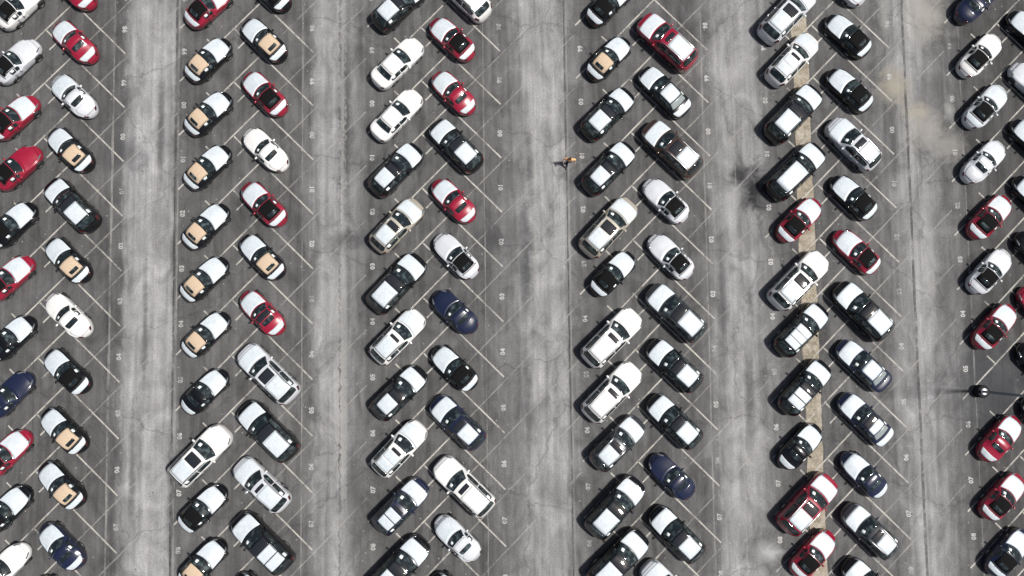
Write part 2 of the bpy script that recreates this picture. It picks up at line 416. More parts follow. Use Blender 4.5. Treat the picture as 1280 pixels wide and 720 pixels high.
def shell(st):
    L = st.L
    xs = [L*(.5-.5*math.cos(math.pi*i/13))*.22/.5 for i in range(8)]
    xs = sorted(set([0, .012, .04, .09, .16, .25, .36, .5, .66, .85, 1.05] + list(np.linspace(1.25, L-.9, 24)) + [L-v for v in (0, .012, .04, .09, .16, .25, .36, .5, .68)]))
    ts = [0, .25, .5, .75, .92, 1.0, 1.1, 1.3, 1.5, 1.75, 1.92, 2.0, 2.1, 2.25, 2.45, 2.7, 3.0, 3.35]
    T = [-t for t in ts[:0:-1]]+ts
    vs = [st.pt(x, t) for x in xs for t in T]; n = len(T); fs = []; mi = []
    for i in range(len(xs)-1):
        for j in range(n):
            a, b = i*n+j, i*n+(j+1) % n
            fs.append((a, b, b+n, a+n)); mi.append(1 if j == n-1 or abs(T[j]) >= 3.0 and abs(T[(j+1) % n]) >= 3 else 0)
    # dark wheel arches, part of the shell
    for xw in st.wheels:
        for sg in (-1, 1):
            n0 = len(vs); yo = st.hw*.985+.002
            for ring, (rad, yy) in enumerate(((st.wr+.075, yo), (st.wr+.075, yo-.3))):
                for k in range(15):
                    a = math.pi*(-.08+1.16*k/14); vs.append(Vector((L/2-xw-st.bow(xw)+rad*math.cos(a), sg*yy, max(.2, st.wr+rad*math.sin(a)))))
            fs.append(tuple(range(n0, n0+15))); mi.append(1)
            for k in range(14): fs.append((n0+k, n0+k+1, n0+16+k, n0+15+k)); mi.append(1)
    me = mesh_from('body', vs, fs); me.polygons.foreach_set('material_index', mi)
    bm = bmesh.new(); bm.from_mesh(me); bmesh.ops.remove_doubles(bm, verts=bm.verts, dist=1e-4); bmesh.ops.recalc_face_normals(bm, faces=bm.faces); bm.to_mesh(me); bm.free()
    me.polygons.foreach_set('use_smooth', [True]*len(me.polygons))
    return me

def panel(st, x0, x1, t0, t1, off=.006, nu=8, nv=10, cut=.12, cut0=None, skew=0, wob=0, seed=0):
    """a sheet lying on the skin between x0..x1 and t0..t1, with rounded corners and a turned-down rim"""
    rg = random.Random(seed); c0 = cut if cut0 is None else cut0
    V = []; N = []
    for i in range(nu+1):
        u = -1+2*i/nu
        for j in range(nv+1):
            v = -1+2*j/nv
            k = 1-(c0 if u < 0 else cut)*abs(u)**5
            t = (t0+t1)/2+(t1-t0)/2*v*k
            x = (x0+x1)/2+(x1-x0)/2*u+skew*(v*v)*(1 if u < 0 else .3)
            if wob: x += rg.uniform(-wob, wob); 
            V.append(st.pt(x, t)+st.nrm(x, t)*off)
            N.append(st.nrm(x, t))
    m = nv+1; fs = [(i*m+j, i*m+j+1, (i+1)*m+j+1, (i+1)*m+j) for i in range(nu) for j in range(nv)]
    ring = [j for j in range(m)]+[i*m+nv for i in range(1, nu+1)]+[nu*m+j for j in range(nv-1, -1, -1)]+[i*m for i in range(nu-1, 0, -1)]
    b = len(V)
    V += [V[r]-N[r]*(off+.012) for r in ring]
    q = len(ring)
    fs += [(ring[k], b+k, b+(k+1) % q, ring[(k+1) % q]) for k in range(q)]
    me = mesh_from('panel', V, fs)
    bm = bmesh.new(); bm.from_mesh(me); bmesh.ops.recalc_face_normals(bm, faces=bm.faces)
    # outward means up or out
    s = sum(f.normal.dot((st.nrm((x0+x1)/2, (t0+t1)/2))) for f in bm.faces if len(f.verts) == 4)
    if s < 0: bmesh.ops.reverse_faces(bm, faces=bm.faces)
    bm.to_mesh(me); bm.free()
    me.polygons.foreach_set('use_smooth', [k < nu*nv for k in range(len(me.polygons))])
    return me

def both(f):                             # the same panel on the right and left flank
    return [f(1), f(-1)]

def lathe_y(prof, n=18):                 # profile (radius, y) turned round the axle
    vs = []; fs = []
    for r, y in prof:
        for k in range(n):
            a = 2*math.pi*k/n; vs.append((r*math.cos(a), y, r*math.sin(a)))
    for i in range(len(prof)-1):
        for k in range(n):
            fs.append((i*n+k, i*n+(k+1) % n, (i+1)*n+(k+1) % n, (i+1)*n+k))
    return mesh_from('wheel', vs, fs)

CONV = Style(4.40, 1.86,
    zc=[(0, .46), (.05, .58), (.2, .72), (.5, .86), (1.0, .98), (1.45, 1.055), (1.71, 1.11), (2.0, 1.27), (2.35, 1.42), (2.9, 1.47), (3.3, 1.42), (3.66, 1.20), (3.82, 1.09), (4.05, 1.0), (4.25, .84), (4.36, .62), (4.40, .48)],
    zb=[(0, .42), (.1, .58), (.4, .74), (1.0, .88), (1.8, .96), (3.0, .99), (3.7, .98), (4.1, .88), (4.3, .68), (4.40, .44)],
    yr=[(0, .6), (.5, .66), (1.3, .73), (1.74, .80), (2.32, .69), (3.0, .66), (3.5, .64), (3.8, .68), (4.2, .6), (4.4, .5)],
    bow=[(0, 0), (.4, .10), (1.15, .20), (1.74, .29), (2.32, .16), (2.8, .02), (3.5, -.10), (4.0, -.10), (4.4, 0)],
    cr=[(0, .03), (.5, .06), (1.5, .07), (2.0, .06), (2.8, .07), (3.5, .06), (4.0, .05), (4.4, .02)],
    wheels=(.74, 3.26), wr=.325, nose=(1.15, 2.35), tail=(.95, 2.4))
COUPE = Style(4.40, 1.86,
    zc=[(0, .46), (.05, .58), (.2, .72), (.5, .86), (1.0, .98), (1.4, 1.05), (1.64, 1.10), (1.95, 1.28), (2.26, 1.43), (2.6, 1.49), (2.95, 1.43), (3.45, 1.20), (3.95, 1.04), (4.2, .88), (4.35, .64), (4.40, .48)],
    zb=[(0, .42), (.1, .58), (.4, .74), (1.0, .88), (1.8, .96), (3.0, .99), (3.7, .96), (4.1, .84), (4.3, .66), (4.40, .44)],
    yr=[(0, .6), (.5, .66), (1.3, .74), (1.66, .80), (2.24, .69), (3.0, .66), (3.5, .62), (3.9, .62), (4.2, .58), (4.4, .5)],
    bow=[(0, 0), (.4, .10), (1.1, .20), (1.66, .29), (2.24, .16), (2.8, .02), (3.5, -.12), (4.0, -.14), (4.4, 0)],
    cr=[(0, .03), (.5, .06), (1.5, .07), (2.0, .06), (2.8, .07), (3.5, .06), (4.0, .06), (4.4, .02)],
    wheels=(.74, 3.26), wr=.325, nose=(1.15, 2.35), tail=(1.0, 2.35))
SEDAN = Style(4.90, 1.86,
    zc=[(0, .46), (.04, .60), (.2, .74), (.6, .88), (1.1, .97), (1.5, 1.03), (1.85, 1.22), (2.2, 1.39), (2.7, 1.46), (3.3, 1.43), (3.55, 1.37), (3.9, 1.20), (4.15, 1.09), (4.6, 1.03), (4.78, .92), (4.87, .66), (4.90, .5)],
    zb=[(0, .42), (.1, .62), (.5, .78), (1.3, .90), (2.5, .95), (3.8, .98), (4.5, .95), (4.75, .80), (4.9, .46)],
    yr=[(0, .66), (.6, .72), (1.4, .80), (2.2, .69), (3.2, .67), (3.6, .67), (4.1, .74), (4.6, .72), (4.9, .6)],
    bow=[(0, 0), (.4, .08), (1.2, .16), (1.6, .22), (2.2, .12), (2.8, 0), (3.6, -.10), (4.2, -.12), (4.7, -.04), (4.9, 0)],
    cr=[(0, .03), (.6, .05), (1.5, .05), (2.2, .05), (3.2, .05), (4.2, .04), (4.9, .02)],
    wheels=(.92, 3.76), wr=.335, nose=(.95, 2.7), tail=(.75, 2.7))
CROSS = Style(4.84, 1.90,
    zc=[(0, .52), (.04, .74), (.15, .90), (.5, 1.01), (1.0, 1.09), (1.42, 1.14), (1.75, 1.36), (2.15, 1.57), (2.7, 1.67), (3.4, 1.66), (4.0, 1.60), (4.25, 1.53), (4.5, 1.28), (4.68, 1.06), (4.78, .84), (4.84, .56)],
    zb=[(0, .48), (.1, .74), (.5, .90), (1.3, 1.00), (2.5, 1.05), (4.2, 1.10), (4.6, 1.0), (4.76, .76), (4.84, .5)],
    yr=[(0, .68), (.6, .76), (1.4, .83), (2.15, .66), (3.2, .64), (4.1, .61), (4.5, .66), (4.84, .64)],
    bow=[(0, 0), (.4, .09), (1.2, .18), (1.5, .24), (2.2, .13), (2.8, .02), (3.6, 0), (4.2, -.07), (4.6, -.10), (4.84, 0)],
    cr=[(0, .03), (.6, .05), (1.5, .05), (2.2, .05), (3.2, .05), (4.2, .05), (4.84, .02)],
    wheels=(.92, 3.68), wr=.36, nose=(.85, 2.9), tail=(.6, 3.0))
LARGE = Style(5.22, 2.00,
    zc=[(0, .58), (.04, .84), (.15, 1.02), (.5, 1.10), (1.0, 1.16), (1.45, 1.21), (1.8, 1.45), (2.2, 1.67), (2.8, 1.78), (3.7, 1.77), (4.4, 1.72), (4.65, 1.64), (4.88, 1.36), (5.05, 1.10), (5.16, .86), (5.22, .56)],
    zb=[(0, .54), (.1, .84), (.5, .98), (1.3, 1.07), (2.5, 1.12), (4.5, 1.16), (4.95, 1.05), (5.14, .8), (5.22, .5)],
    yr=[(0, .70), (.6, .78), (1.4, .85), (2.2, .68), (3.2, .665), (4.5, .64), (4.9, .69), (5.22, .66)],
    bow=[(0, 0), (.4, .09), (1.2, .17), (1.5, .22), (2.2, .12), (2.8, .02), (3.8, 0), (4.6, -.07), (5.0, -.10), (5.22, 0)],
    cr=[(0, .03), (.6, .05), (1.5, .05), (2.2, .05), (3.2, .05), (4.5, .05), (5.22, .02)],
    wheels=(.97, 3.94), wr=.385, nose=(.85, 3.0), tail=(.55, 3.2))
STY = dict(cv=CONV, cp=COUPE, sd=SEDAN, xs=CROSS, xl=LARGE)
SHELL = {k: shell(s) for k, s in STY.items()}

_pc = {}
def pm(kind, name, mat, x0, x1, t0, t1, **kw):          # a panel mesh, built once per body style and material
    key = (kind, name, mat, x0, x1, t0, t1, tuple(sorted(kw.items())))
    if key not in _pc:
        me = panel(STY[kind], x0, x1, t0, t1, **kw); me.name = name; me.materials.append(M[mat]); _pc[key] = me
    return _pc[key]

WH = {}
for k, s in STY.items():
    r = s.wr
    ty = lathe_y([(r*.66, -.1), (r*.9, -.115), (r*.985, -.09), (r, -.03), (r, .03), (r*.985, .09), (r*.9, .115), (r*.66, .1)]); ty.materials.append(M['tyre'])
    rim = lathe_y([(r*.67, .095), (r*.62, .08), (r*.5, .04), (r*.2, .07), (r*.12, .085), (.001, .085)], 14); rim.materials.append(M['rim'])
    hub = lathe_y([(r*.67, -.095), (r*.62, -.08), (r*.5, -.04), (r*.2, -.07), (r*.12, -.085), (.001, -.085)], 14); hub.materials.append(M['rim'])
    WH[k] = (ty, rim, hub)

def blob(rx, ry, rz, n=8, m=6):
    bm = bmesh.new(); bmesh.ops.create_uvsphere(bm, u_segments=n, v_segments=m, radius=1)
    for v in bm.verts: v.co = (v.co.x*rx, v.co.y*ry, v.co.z*rz)
    me = bpy.data.meshes.new('mirror'); bm.to_mesh(me); bm.free(); me.polygons.foreach_set('use_smooth', [True]*len(me.polygons)); return me
MIR = {}
def mirror_mesh(mat):
    if mat not in MIR: MIR[mat] = blob(.085, .13, .085); MIR[mat].materials.append(M[mat])
    return MIR[mat]
RAIL = {}
def rail_mesh(kind, sg, mat, x0, x1, t):
    key = (kind, sg, mat, x0, x1)
    if key not in RAIL:
        s = STY[kind]; vs = []; fs = []; n = 14
        for i in range(n+1):
            x = x0+(x1-x0)*i/n; lift = .055*min(1, 5*min(i, n-i)/n)
            p = s.pt(x, sg*t)+Vector((0, 0, lift))
            for dy, dz in ((-.022, 0), (-.012, .03), (.012, .03), (.022, 0)): vs.append(p+Vector((0, dy, dz-.008)))
            if i: fs += [(4*i-4+a, 4*i-4+(a+1) % 4, 4*i+(a+1) % 4, 4*i+a) for a in range(4)]
        fs += [(0, 1, 2, 3), (4*n+3, 4*n+2, 4*n+1, 4*n)]
        me = mesh_from('rail', vs, fs, False); me.materials.append(M[mat]); RAIL[key] = me
    return RAIL[key]

DESC = dict(cv='convertible', cp='coupe', sd='sedan', xs='crossover', xl='large crossover')
NAME = dict(cv='convertible', cp='coupe', sd='sedan', xs='crossover', xl='large_crossover')
CATG = dict(cv='convertible', cp='coupe', sd='sedan', xs='crossover car', xl='crossover car')
BODY = {}
def build_car(kind, paint, roof, film, jit):
    s = STY[kind]; root = bpy.data.objects.new(NAME[kind], None); COL.objects.link(root); root.empty_display_size = .3
    key = (kind, paint)
    if key not in BODY:
        me = SHELL[kind].copy(); me.materials.append(M[paint]); me.materials.append(M['trim']); BODY[key] = me
    link('body', BODY[key], None, root)
    def add(name, mat, x0, x1, t0, t1, parent=root, **kw):
        return link(name, pm(kind, name, mat, x0, x1, t0, t1, **kw), None, parent)
    fl = 'h' in film
    # per-style lengths: hood, windscreen, roof, rear glass, deck
    G = dict(cv=dict(h=(.36, 1.67), w=(1.74, 2.36), side=(2.02, 3.15), tailx=(3.82, 4.20), tl=1.7),
             cp=dict(h=(.36, 1.60), w=(1.67, 2.27), side=(1.95, 3.05), tailx=(3.72, 4.20), tl=1.5),
             sd=dict(h=(.34, 1.40), w=(1.48, 2.22), side=(1.85, 3.85), tailx=(4.28, 4.74), tl=1.85),
             xs=dict(h=(.36, 1.34), w=(1.42, 2.16), side=(1.85, 4.2), tailx=None, tl=0),
             xl=dict(h=(.36, 1.38), w=(1.46, 2.20), side=(1.9, 4.6), tailx=None, tl=0))[kind]
    L = s.L
    h0, h1 = G['h']
    add('hood', paint, h0-.14, h1+.03, -1.72, 1.72, off=.004, cut0=.2, cut=.02)
    if fl: add('hood_film', 'film', h0+jit.uniform(-.03, .04), h1, -1.66, 1.66, off=.010, cut0=.13, cut=.02, seed=1)
    ws = add('windscreen', 'glass', *G['w'], -1.0, 1.0, off=.005, cut=.03, cut0=.0)
    link('price_sheet', pm(kind, 'price_sheet', 'paper', G['w'][0]+.2, G['w'][0]+.42, .42, .72, off=.009, nu=3, nv=3, cut=.05), None, root)
    for sg in (1, -1):
        add('side_window', 'glass', G['side'][0]+.12, (G['side'][0]+G['side'][1])/2 - .03, sg*1.22, sg*1.9, off=.005, nu=6, nv=5, cut=.1, cut0=.5)
        add('side_window', 'glass', (G['side'][0]+G['side'][1])/2 + .03, G['side'][1], sg*1.22, sg*1.9, off=.005, nu=6, nv=5, cut=.3, cut0=.1)
        x0, x1 = G['side']; xm = (x0+x1)/2
        if kind in ('cv', 'cp'): drs = [(x0-.15, x1-.1)]
        else: drs = [(x0-.2, xm-.01), (xm+.01, x1-.55)]
        for a, b in drs:
            d = add('door', paint, a, b, sg*2.06, sg*2.93, off=.006, nu=5, nv=5, cut=.04)
            link('door_handle', pm(kind, 'door_handle', 'trim' if paint != 'silver' else 'chrome', b-.26, b-.08, sg*2.16, sg*2.24, off=.02, nu=3, nv=2, cut=.05), None, d)
        add('headlight', 'lamp', .14, .50, sg*1.25, sg*1.88, off=.006, nu=5, nv=4, cut=.3)
        if kind in ('xs', 'xl'): add('taillight', 'tail', L-.34, L-.10, sg*1.5, sg*2.2, off=.006, nu=4, nv=4, cut=.2)
        else: add('taillight', 'tail', L-.24, L-.08, sg*1.3, sg*2.1, off=.006, nu=4, nv=4, cut=.3)
        p = s.pt(G['w'][0]+.42, sg*2.0)
        o = link('mirror', mirror_mesh(paint), None, root); o.location = (p.x, p.y+sg*.10, p.z+.06)
        for xw in s.wheels:
            ty, rim, hub = WH[kind]
            o = link('wheel', ty, None, root); o.location = (L/2-xw-s.bow(xw), sg*(s.hw-.10), s.wr)
            link('rim', rim if sg > 0 else hub, None, o)
    add('window_sheet', 'paper', G['side'][1]-.42, G['side'][1]-.1, -1.62, -1.22, off=.010, nu=3, nv=3, cut=.05)
    if kind == 'cv':
        cl = 'tan' if roof == 'tan' else 'blackcloth'
        top = add('soft_top', cl, 2.41, 3.68, -1.14, 1.14, off=.010, cut=.12, cut0=.02, nu=10)
        link('rear_window', pm(kind, 'rear_window', 'glass', 3.30, 3.55, -.60, .60, off=.016, cut=.1), None, top)
        add('tonneau', 'trim', 3.72, 3.79, -1.4, 1.4, off=.008, nu=3)
        if 'k' in film: add('trunk_film', 'film', *G['tailx'], -1.85, 1.85, off=.010, cut=.30, cut0=.08)
        else: add('trunk_lid', paint, 3.80, 4.24, -1.5, 1.5, off=.005, cut=.25)
    elif kind == 'cp':
        add('roof_panel', paint if 'd' not in film else 'roofglass', 2.33, 2.84, -.96, .96, off=.006, cut=.05)
        add('rear_window', 'glass', 2.92, 3.30, -.84, .84, off=.006, cut=.12, cut0=.02)
        if 'k' in film: add('trunk_film', 'film', 3.80, 4.20, -1.65, 1.65, off=.010, cut=.30, cut0=.1)
        else: add('trunk_lid', paint, 3.44, 4.24, -1.4, 1.4, off=.005, cut=.25)
    elif kind == 'sd':
        if roof == 'film': add('roof_film', 'film', 2.30, 3.52, -.95, .95, off=.010, cut=.04)
        elif roof == 'half':
            add('roof_panel', 'roofglass', 2.28, 2.86, -.97, .97, off=.006, cut=.03); add('roof_film', 'film', 2.90, 3.52, -.95, .95, off=.010, cut=.04)
        else: add('roof_panel', paint, 2.28, 3.54, -.98, .98, off=.005, cut=.04)
        add('rear_window', 'reflectglass' if 'h' in film else 'glass', 3.60, 4.14, -.98, .98, off=.006, cut=.03)
        if 'k' in film: add('trunk_film', 'film', *G['tailx'], -1.85, 1.85, off=.010, cut=.12, cut0=.02)
        else: add('trunk_lid', paint, 4.24, 4.76, -1.6, 1.6, off=.005, cut=.12)
    else:
        big = kind == 'xl'; re = 4.58 if big else 4.16; rb = 5.02 if big else 4.62
        hdr = 2.30 if big else 2.26
        if roof == 'glass':
            a = 3.02 if big else 2.84
            add('sunroof', 'roofglass', hdr, a-.04, -.99, .99, off=.006, cut=.02)
            if 's' in film:
                mid = (a+re)/2; add('roof_film', 'film', a, mid-.03, -1.06, 1.06, off=.010, cut=.02); add('roof_film', 'film', mid+.03, re, -1.06, 1.06, off=.010, cut=.03)
            else: add('roof_film', 'film', a, re-.02, -1.07, 1.07, off=.010, cut=.03)
        elif roof == 'sunroof':
            a = 3.26 if big else 2.92
            add('sunroof', 'roofglass', hdr+.12, a-.05, -.74, .74, off=.007, cut=.03)
            add('roof_film', 'film', a, re-.04, -.92, .92, off=.010, cut=.04)
        elif roof == 'slim':
            a = 2.86 if big else 2.72
            add('sunroof', 'roofglass', hdr+.16, a-.04, -.62, .62, off=.008, cut=.04)
            if 's' in film:
                mid = (a+re)/2; add('roof_film', 'film', a+.03, mid-.03, -.90, .90, off=.010, cut=.02); add('roof_film', 'film', mid+.03, re, -.90, .90, off=.010, cut=.03)
            else: add('roof_film' if fl else 'roof_panel', 'film' if fl else paint, a+.03, re, -.90, .90, off=.010, cut=.03)
        elif roof == 'full':
            if 's' in film:
                q = (re-hdr-.1)/3
                for i in range(3): add('roof_film', 'film', hdr+.06+i*q, hdr+.03+(i+1)*q, -1.05, 1.05, off=.010, cut=.02)
            else: add('roof_film', 'film', hdr+.06, re, -1.06, 1.06, off=.010, cut=.03)
        else: add('roof_panel', paint, hdr, re, -.97, .97, off=.006, cut=.03)
        add('rear_window', 'glass', re+.07, rb, -1.12, 1.12, off=.007, cut=.06)
        if paint in ('white', 'silver', 'beige'):
            for sg in (1, -1): add('roof_shadow_gap', 'trim', hdr+.02, re+.02, sg*1.05, sg*1.14, off=.006, nu=10, nv=3, cut=.1)  # black strips painted in for the shadow gap beside the rails
        rm = 'trim' if paint in ('black', 'navy') and jit.random() < .5 else 'chrome'
        if roof != 'glass' or paint == 'white':
            for sg in (1, -1): link('roof_rail', rail_mesh(kind, sg, rm, hdr+.05, re+.05, 1.0), None, root)
    root.scale = (SCALE[kind],)*3
    return root

SCALE = dict(cv=1.0, cp=.99, sd=1.015, xs=1.045, xl=1.055)
CARS = '''
A R -35.61 34.08 cv white black -
A R -35.69 29.69 cv silver black -
A R -35.70 25.21 cv red black hk
A R -35.41 21.20 cv red black -
A R -35.66 16.74 cv black black hk
A R -35.80 12.56 cv red black hk
A R -35.53 7.92 cp black - hk
A R -35.54 3.58 cp navy - -
A R -35.63 -0.86 cv red black hk
A R -35.52 -5.07 cv black black hk
A R -35.56 -9.35 cp white - -
B L -31.41 35.59 cp red - hk
B L -31.20 31.25 cp red - hk
B L -31.17 26.88 cp silver - h
B L -31.35 22.62 cv black tan hk
B L -31.09 18.23 xs black glass h
B L -31.35 13.94 cv black tan hk
B L -31.23 9.65 cp white - -
B L -31.23 5.35 cv black black hk
B L -31.37 0.83 cv black tan hk
B L -31.46 -3.28 cv black tan hk
B L -31.34 -7.88 cp navy - hk
B L -31.57 -11.87 cv black black hk
C R -20.70 34.05 cv red black hk
C R -20.66 29.70 cv black tan hk
C R -20.61 25.39 cv black tan hk
C R -20.63 21.12 cv black tan hk
C R -20.70 16.45 cv black tan hk
C R -20.78 12.32 cv black tan hk
C R -20.61 8.03 cv black tan hk
C R -20.67 3.61 cp black - hk
C R -20.91 -1.23 xl white sunroof -
C R -20.71 -5.20 cv black black hk
C R -20.66 -9.33 cv black tan hk
D L -16.03 35.39 cv black black hk
D L -16.32 31.29 cv black tan hk
D L -16.23 26.96 cv red black hk
D L -16.13 22.47 cp white - -
D L -16.24 18.17 cv red black hk
D L -16.34 14.02 cv black tan hk
D L -16.29 9.65 cp red - hkd
D L -15.78 4.96 xl silver sunroof h
D L -15.75 0.57 xl black glass h
D L -16.23 -3.49 xs silver slim h
D L -16.12 -7.85 xl black glass hs
D L -16.53 -11.85 cv black black hk
E R -5.59 34.00 xs black glass h
E R -5.75 29.31 sd white - -
E R -5.83 25.12 sd white - -
E R -5.89 20.75 xs black sunroof h
E R -5.85 16.32 xs beige sunroof h
E R -5.86 11.81 xl black glass h
E R -5.82 7.65 xs white slim h
E R -5.72 3.34 xs black sunroof h
E R -5.74 -0.93 xs white slim hs
E R -5.63 -5.28 xs navy slim hs
E R -5.77 -9.82 xl black glass h
F L -0.43 34.81 xs white plain -
F L -1.43 31.25 cv red black hk
F L -1.34 26.89 cp red - hk
F L -1.17 22.61 xs black glass h
F L -1.41 18.26 cp red - hk
F L -1.26 13.91 cv silver black -
F L -1.36 9.52 cp navy - -
F L -1.46 5.18 cv black black hk
F L -1.24 1.01 xs navy sunroof h
F L -0.79 -3.85 xl white slim -
F L -1.33 -7.80 cp silver - h
F L -1.67 -12.12 cv black black hk
G R 11.14 34.04 cv black black hk
G R 11.05 29.59 cv black tan hk
G R 10.86 25.07 xs black glass h
G R 10.84 20.71 xs black sunroof h
G R 10.73 16.01 xl beige sunroof h
G R 11.01 12.38 cv black black hk
G R 10.80 7.37 xl white slim -
G R 10.71 3.17 xl white slim -
G R 11.07 -0.76 xs charcoal sunroof h
G R 10.77 -5.60 xl black glass h
G R 10.93 -9.58 xl black glass h
H L 15.70 30.84 xl red slim h
H L 15.39 26.82 sd black film hk
H L 15.86 22.19 xl brown sunroof h
H L 15.30 18.09 cv silver black -
H L 15.57 13.65 cv silver black -
H L 15.84 9.24 xl charcoal glass h
H L 15.62 5.14 xs black glass h
H L 15.51 0.83 xs black glass h
H L 15.24 -3.41 cp navy - -
H L 15.47 -7.75 xs black glass h
H L 14.75 -11.81 xs silver glass h
I R 25.46 33.06 xl silver sunroof h
I R 25.73 29.35 xs white slim hs
I R 25.62 24.93 xl black glass h
I R 25.65 20.30 xl black full h
I R 25.86 16.45 cv red black hk
I R 25.59 11.68 xl white sunroof -
I R 25.66 7.80 xs black full hs
I R 25.75 3.33 xs black glass hs
I R 25.26 -1.24 cp black - hk
I R 25.65 -5.61 xl red sunroof h
I R 25.98 -9.43 cv red black hk
J L 30.15 35.55 cp silver - h
J L 30.27 31.29 cv black black hk
J L 30.22 26.84 cv black black hk
J L 30.34 22.45 xs silver sunroof h
J L 30.19 18.19 cv black black hk
J L 30.27 13.86 cv red black hk
J L 30.54 9.18 xl black glass h
J L 30.46 4.93 sd navy film h
J L 30.41 0.78 sd navy half hk
J L 30.17 -3.52 cp navy - hk
J L 30.42 -7.76 xs charcoal sunroof h
J L 30.25 -11.91 xs black glass h
K R 40.88 34.03 cp navy - -
K R 40.95 29.63 cv white black -
K R 41.19 25.45 cv silver black hk
K R 40.81 20.97 cp silver - -
K R 41.06 16.54 cv red black hk
K R 40.84 12.22 cv silver black -
K R 41.00 7.86 cv red black hk
K R 40.96 -0.86 cp red - hk
K R 40.95 -5.30 cv red black hk
K R 41.16 -9.57 cv navy black hk
L L 45.15 31.51 cv black black hk
L L 45.11 27.24 cv silver black -
L L 44.93 22.62 cv black black hk
L L 44.87 18.04 cv black black hk
L L 44.85 13.62 cp black - -
L L 44.79 9.19 cp red - -
L L 44.55 4.80 cp black - -
L L 44.63 0.51 cp black - -
'''
ORD = ['first', 'second', 'third', 'fourth', 'fifth', 'sixth', 'seventh', 'eighth', 'ninth', 'tenth', 'eleventh', 'twelfth', 'thirteenth']
def car_look(kind, paint, roof, film):
    w = []
    if kind == 'cv':
        s = '%s convertible with %s cloth roof' % (paint, 'tan' if roof == 'tan' else 'black')
        if 'h' in film: s = '%s convertible, %s roof, white film panels' % (paint, 'tan' if roof == 'tan' else 'black')
    elif kind == 'cp': s = '%s hardtop coupe %s' % (paint, 'with white film on hood' if 'h' in film else 'without any film')
    elif kind == 'sd': s = '%s sedan %s' % (paint, 'with white film on roof' if film != '-' else 'without any film')
    else:
        b = 'crossover' if kind == 'xs' else 'large crossover'
        r = {'glass': 'filmed rear roof', 'sunroof': 'dark sunroof', 'slim': 'slim sunroof', 'full': 'fully filmed roof', 'plain': 'plain roof'}[roof]
        s = '%s %s with %s' % (paint, b, r)
    return s
EDGE = {'B11': 'black car just showing its nose at the bottom edge, second column from left',
        'D11': 'black car showing only its white hood at the bottom edge, fourth column from left',
        'F11': 'black car showing only its nose at the bottom edge, sixth column from left',
        'H10': 'silver car showing only its white hood at the bottom edge, eighth column from left',
        'J11': 'black car showing only its white hood at the bottom edge, tenth column from left'}
count = {}
for line in CARS.strip().split('\n'):
    c, side, x, y, kind, paint, roof, film = line.split()
    i = count.get(c, 0); count[c] = i+1
    jit = random.Random(c+str(i))
    root = build_car(kind, paint, roof, film, jit)
    root.location = (float(x), float(y), 0)
    root.rotation_euler = (0, 0, R((45 if side == 'R' else 135)+jit.uniform(-1.6, 1.6)))
    root['label'] = '%s, %s down in %s column from left' % (car_look(kind, paint, roof, film), ORD[i], ORD['ABCDEFGHIJKL'.index(c)])
    root['category'] = CATG[kind]
    if c+str(i) in EDGE: root['label'] = EDGE[c+str(i)]
    root['group'] = 'cars parked in slanted rows'

# ------------------------------------------------------------------ lamp post on its footing
def lathe_z(prof, n=20, name='lathe'):
    vs = []; fs = []
    for r, z in prof:
        for k in range(n):
            a = 2*math.pi*k/n; vs.append((r*math.cos(a), r*math.sin(a), z))
    for i in range(len(prof)-1):
        for k in range(n): fs.append((i*n+k, i*n+(k+1) % n, (i+1)*n+(k+1) % n, (i+1)*n+k))
    fs.append(tuple(range(n-1, -1, -1))); fs.append(tuple(range((len(prof)-1)*n, len(prof)*n)))
    return mesh_from(name, vs, fs)
M['post'] = paint_mat('grey_blue_post_paint', (.13, .16, .20), rough=.4, coat=.2)
M['footing'] = cloth_mat('dark_painted_concrete', (.020, .020, .022))
M['galv'] = paint_mat('galvanised_steel', (.60, .61, .62), rough=.4, metallic=.5, coat=0)
post = bpy.data.objects.new('lamp_post', None); COL.objects.link(post); post.location = (39.85, 2.78, 0)
post['label'] = 'tall grey lamp post on dark round footing in the empty bay'; post['category'] = 'lamp post'
link('footing', lathe_z([(.50, 0), (.50, .62), (.47, .70), (.40, .74)], 24), M['footing'], post)
link('base_plate', lathe_z([(.27, .742), (.27, .775), (.25, .785), (.14, .80)], 16), M['galv'], post)
for k in range(4):
    a = math.pi/4+k*math.pi/2
    link('anchor_bolt', lathe_z([(.03, .775), (.03, .86), (.012, .87)], 6), M['galv'], post, loc=(.2*math.cos(a), .2*math.sin(a), 0))
link('pole', lathe_z([(.115, .79), (.10, 4), (.085, 8), (.07, 11.4), (.02, 11.45)], 14), M['post'], post)
def arm_mesh(sg):
    bm = bmesh.new(); pts = [(0, 11.15), (.5, 11.32), (1.1, 11.38)]; rings = []
    for x, z in pts:
        rings.append([bm.verts.new((sg*x, .04*math.cos(a), z+.04*math.sin(a))) for a in [2*math.pi*k/8 for k in range(8)]])
    for a, b in zip(rings, rings[1:]):
        for k in range(8): bm.faces.new((a[k], a[(k+1) % 8], b[(k+1) % 8], b[k]))
    me = bpy.data.meshes.new('arm'); bm.to_mesh(me); bm.free(); return me
def head_mesh(sg):
    bm = bmesh.new(); bmesh.ops.create_cube(bm, size=1)
    for v in bm.verts:
        v.co = (sg*(1.35+v.co.x*.62), v.co.y*(.34 if v.co.z < 0 else .26), 11.40+v.co.z*.14)
    bmesh.ops.bevel(bm, geom=bm.edges[:], offset=.03, segments=2, affect='EDGES')
    me = bpy.data.meshes.new('lamp_head'); bm.to_mesh(me); bm.free(); return me
for sg in (1, -1):
    link('arm', arm_mesh(sg), M['post'], post); link('lamp_head', head_mesh(sg), M['post'], post)

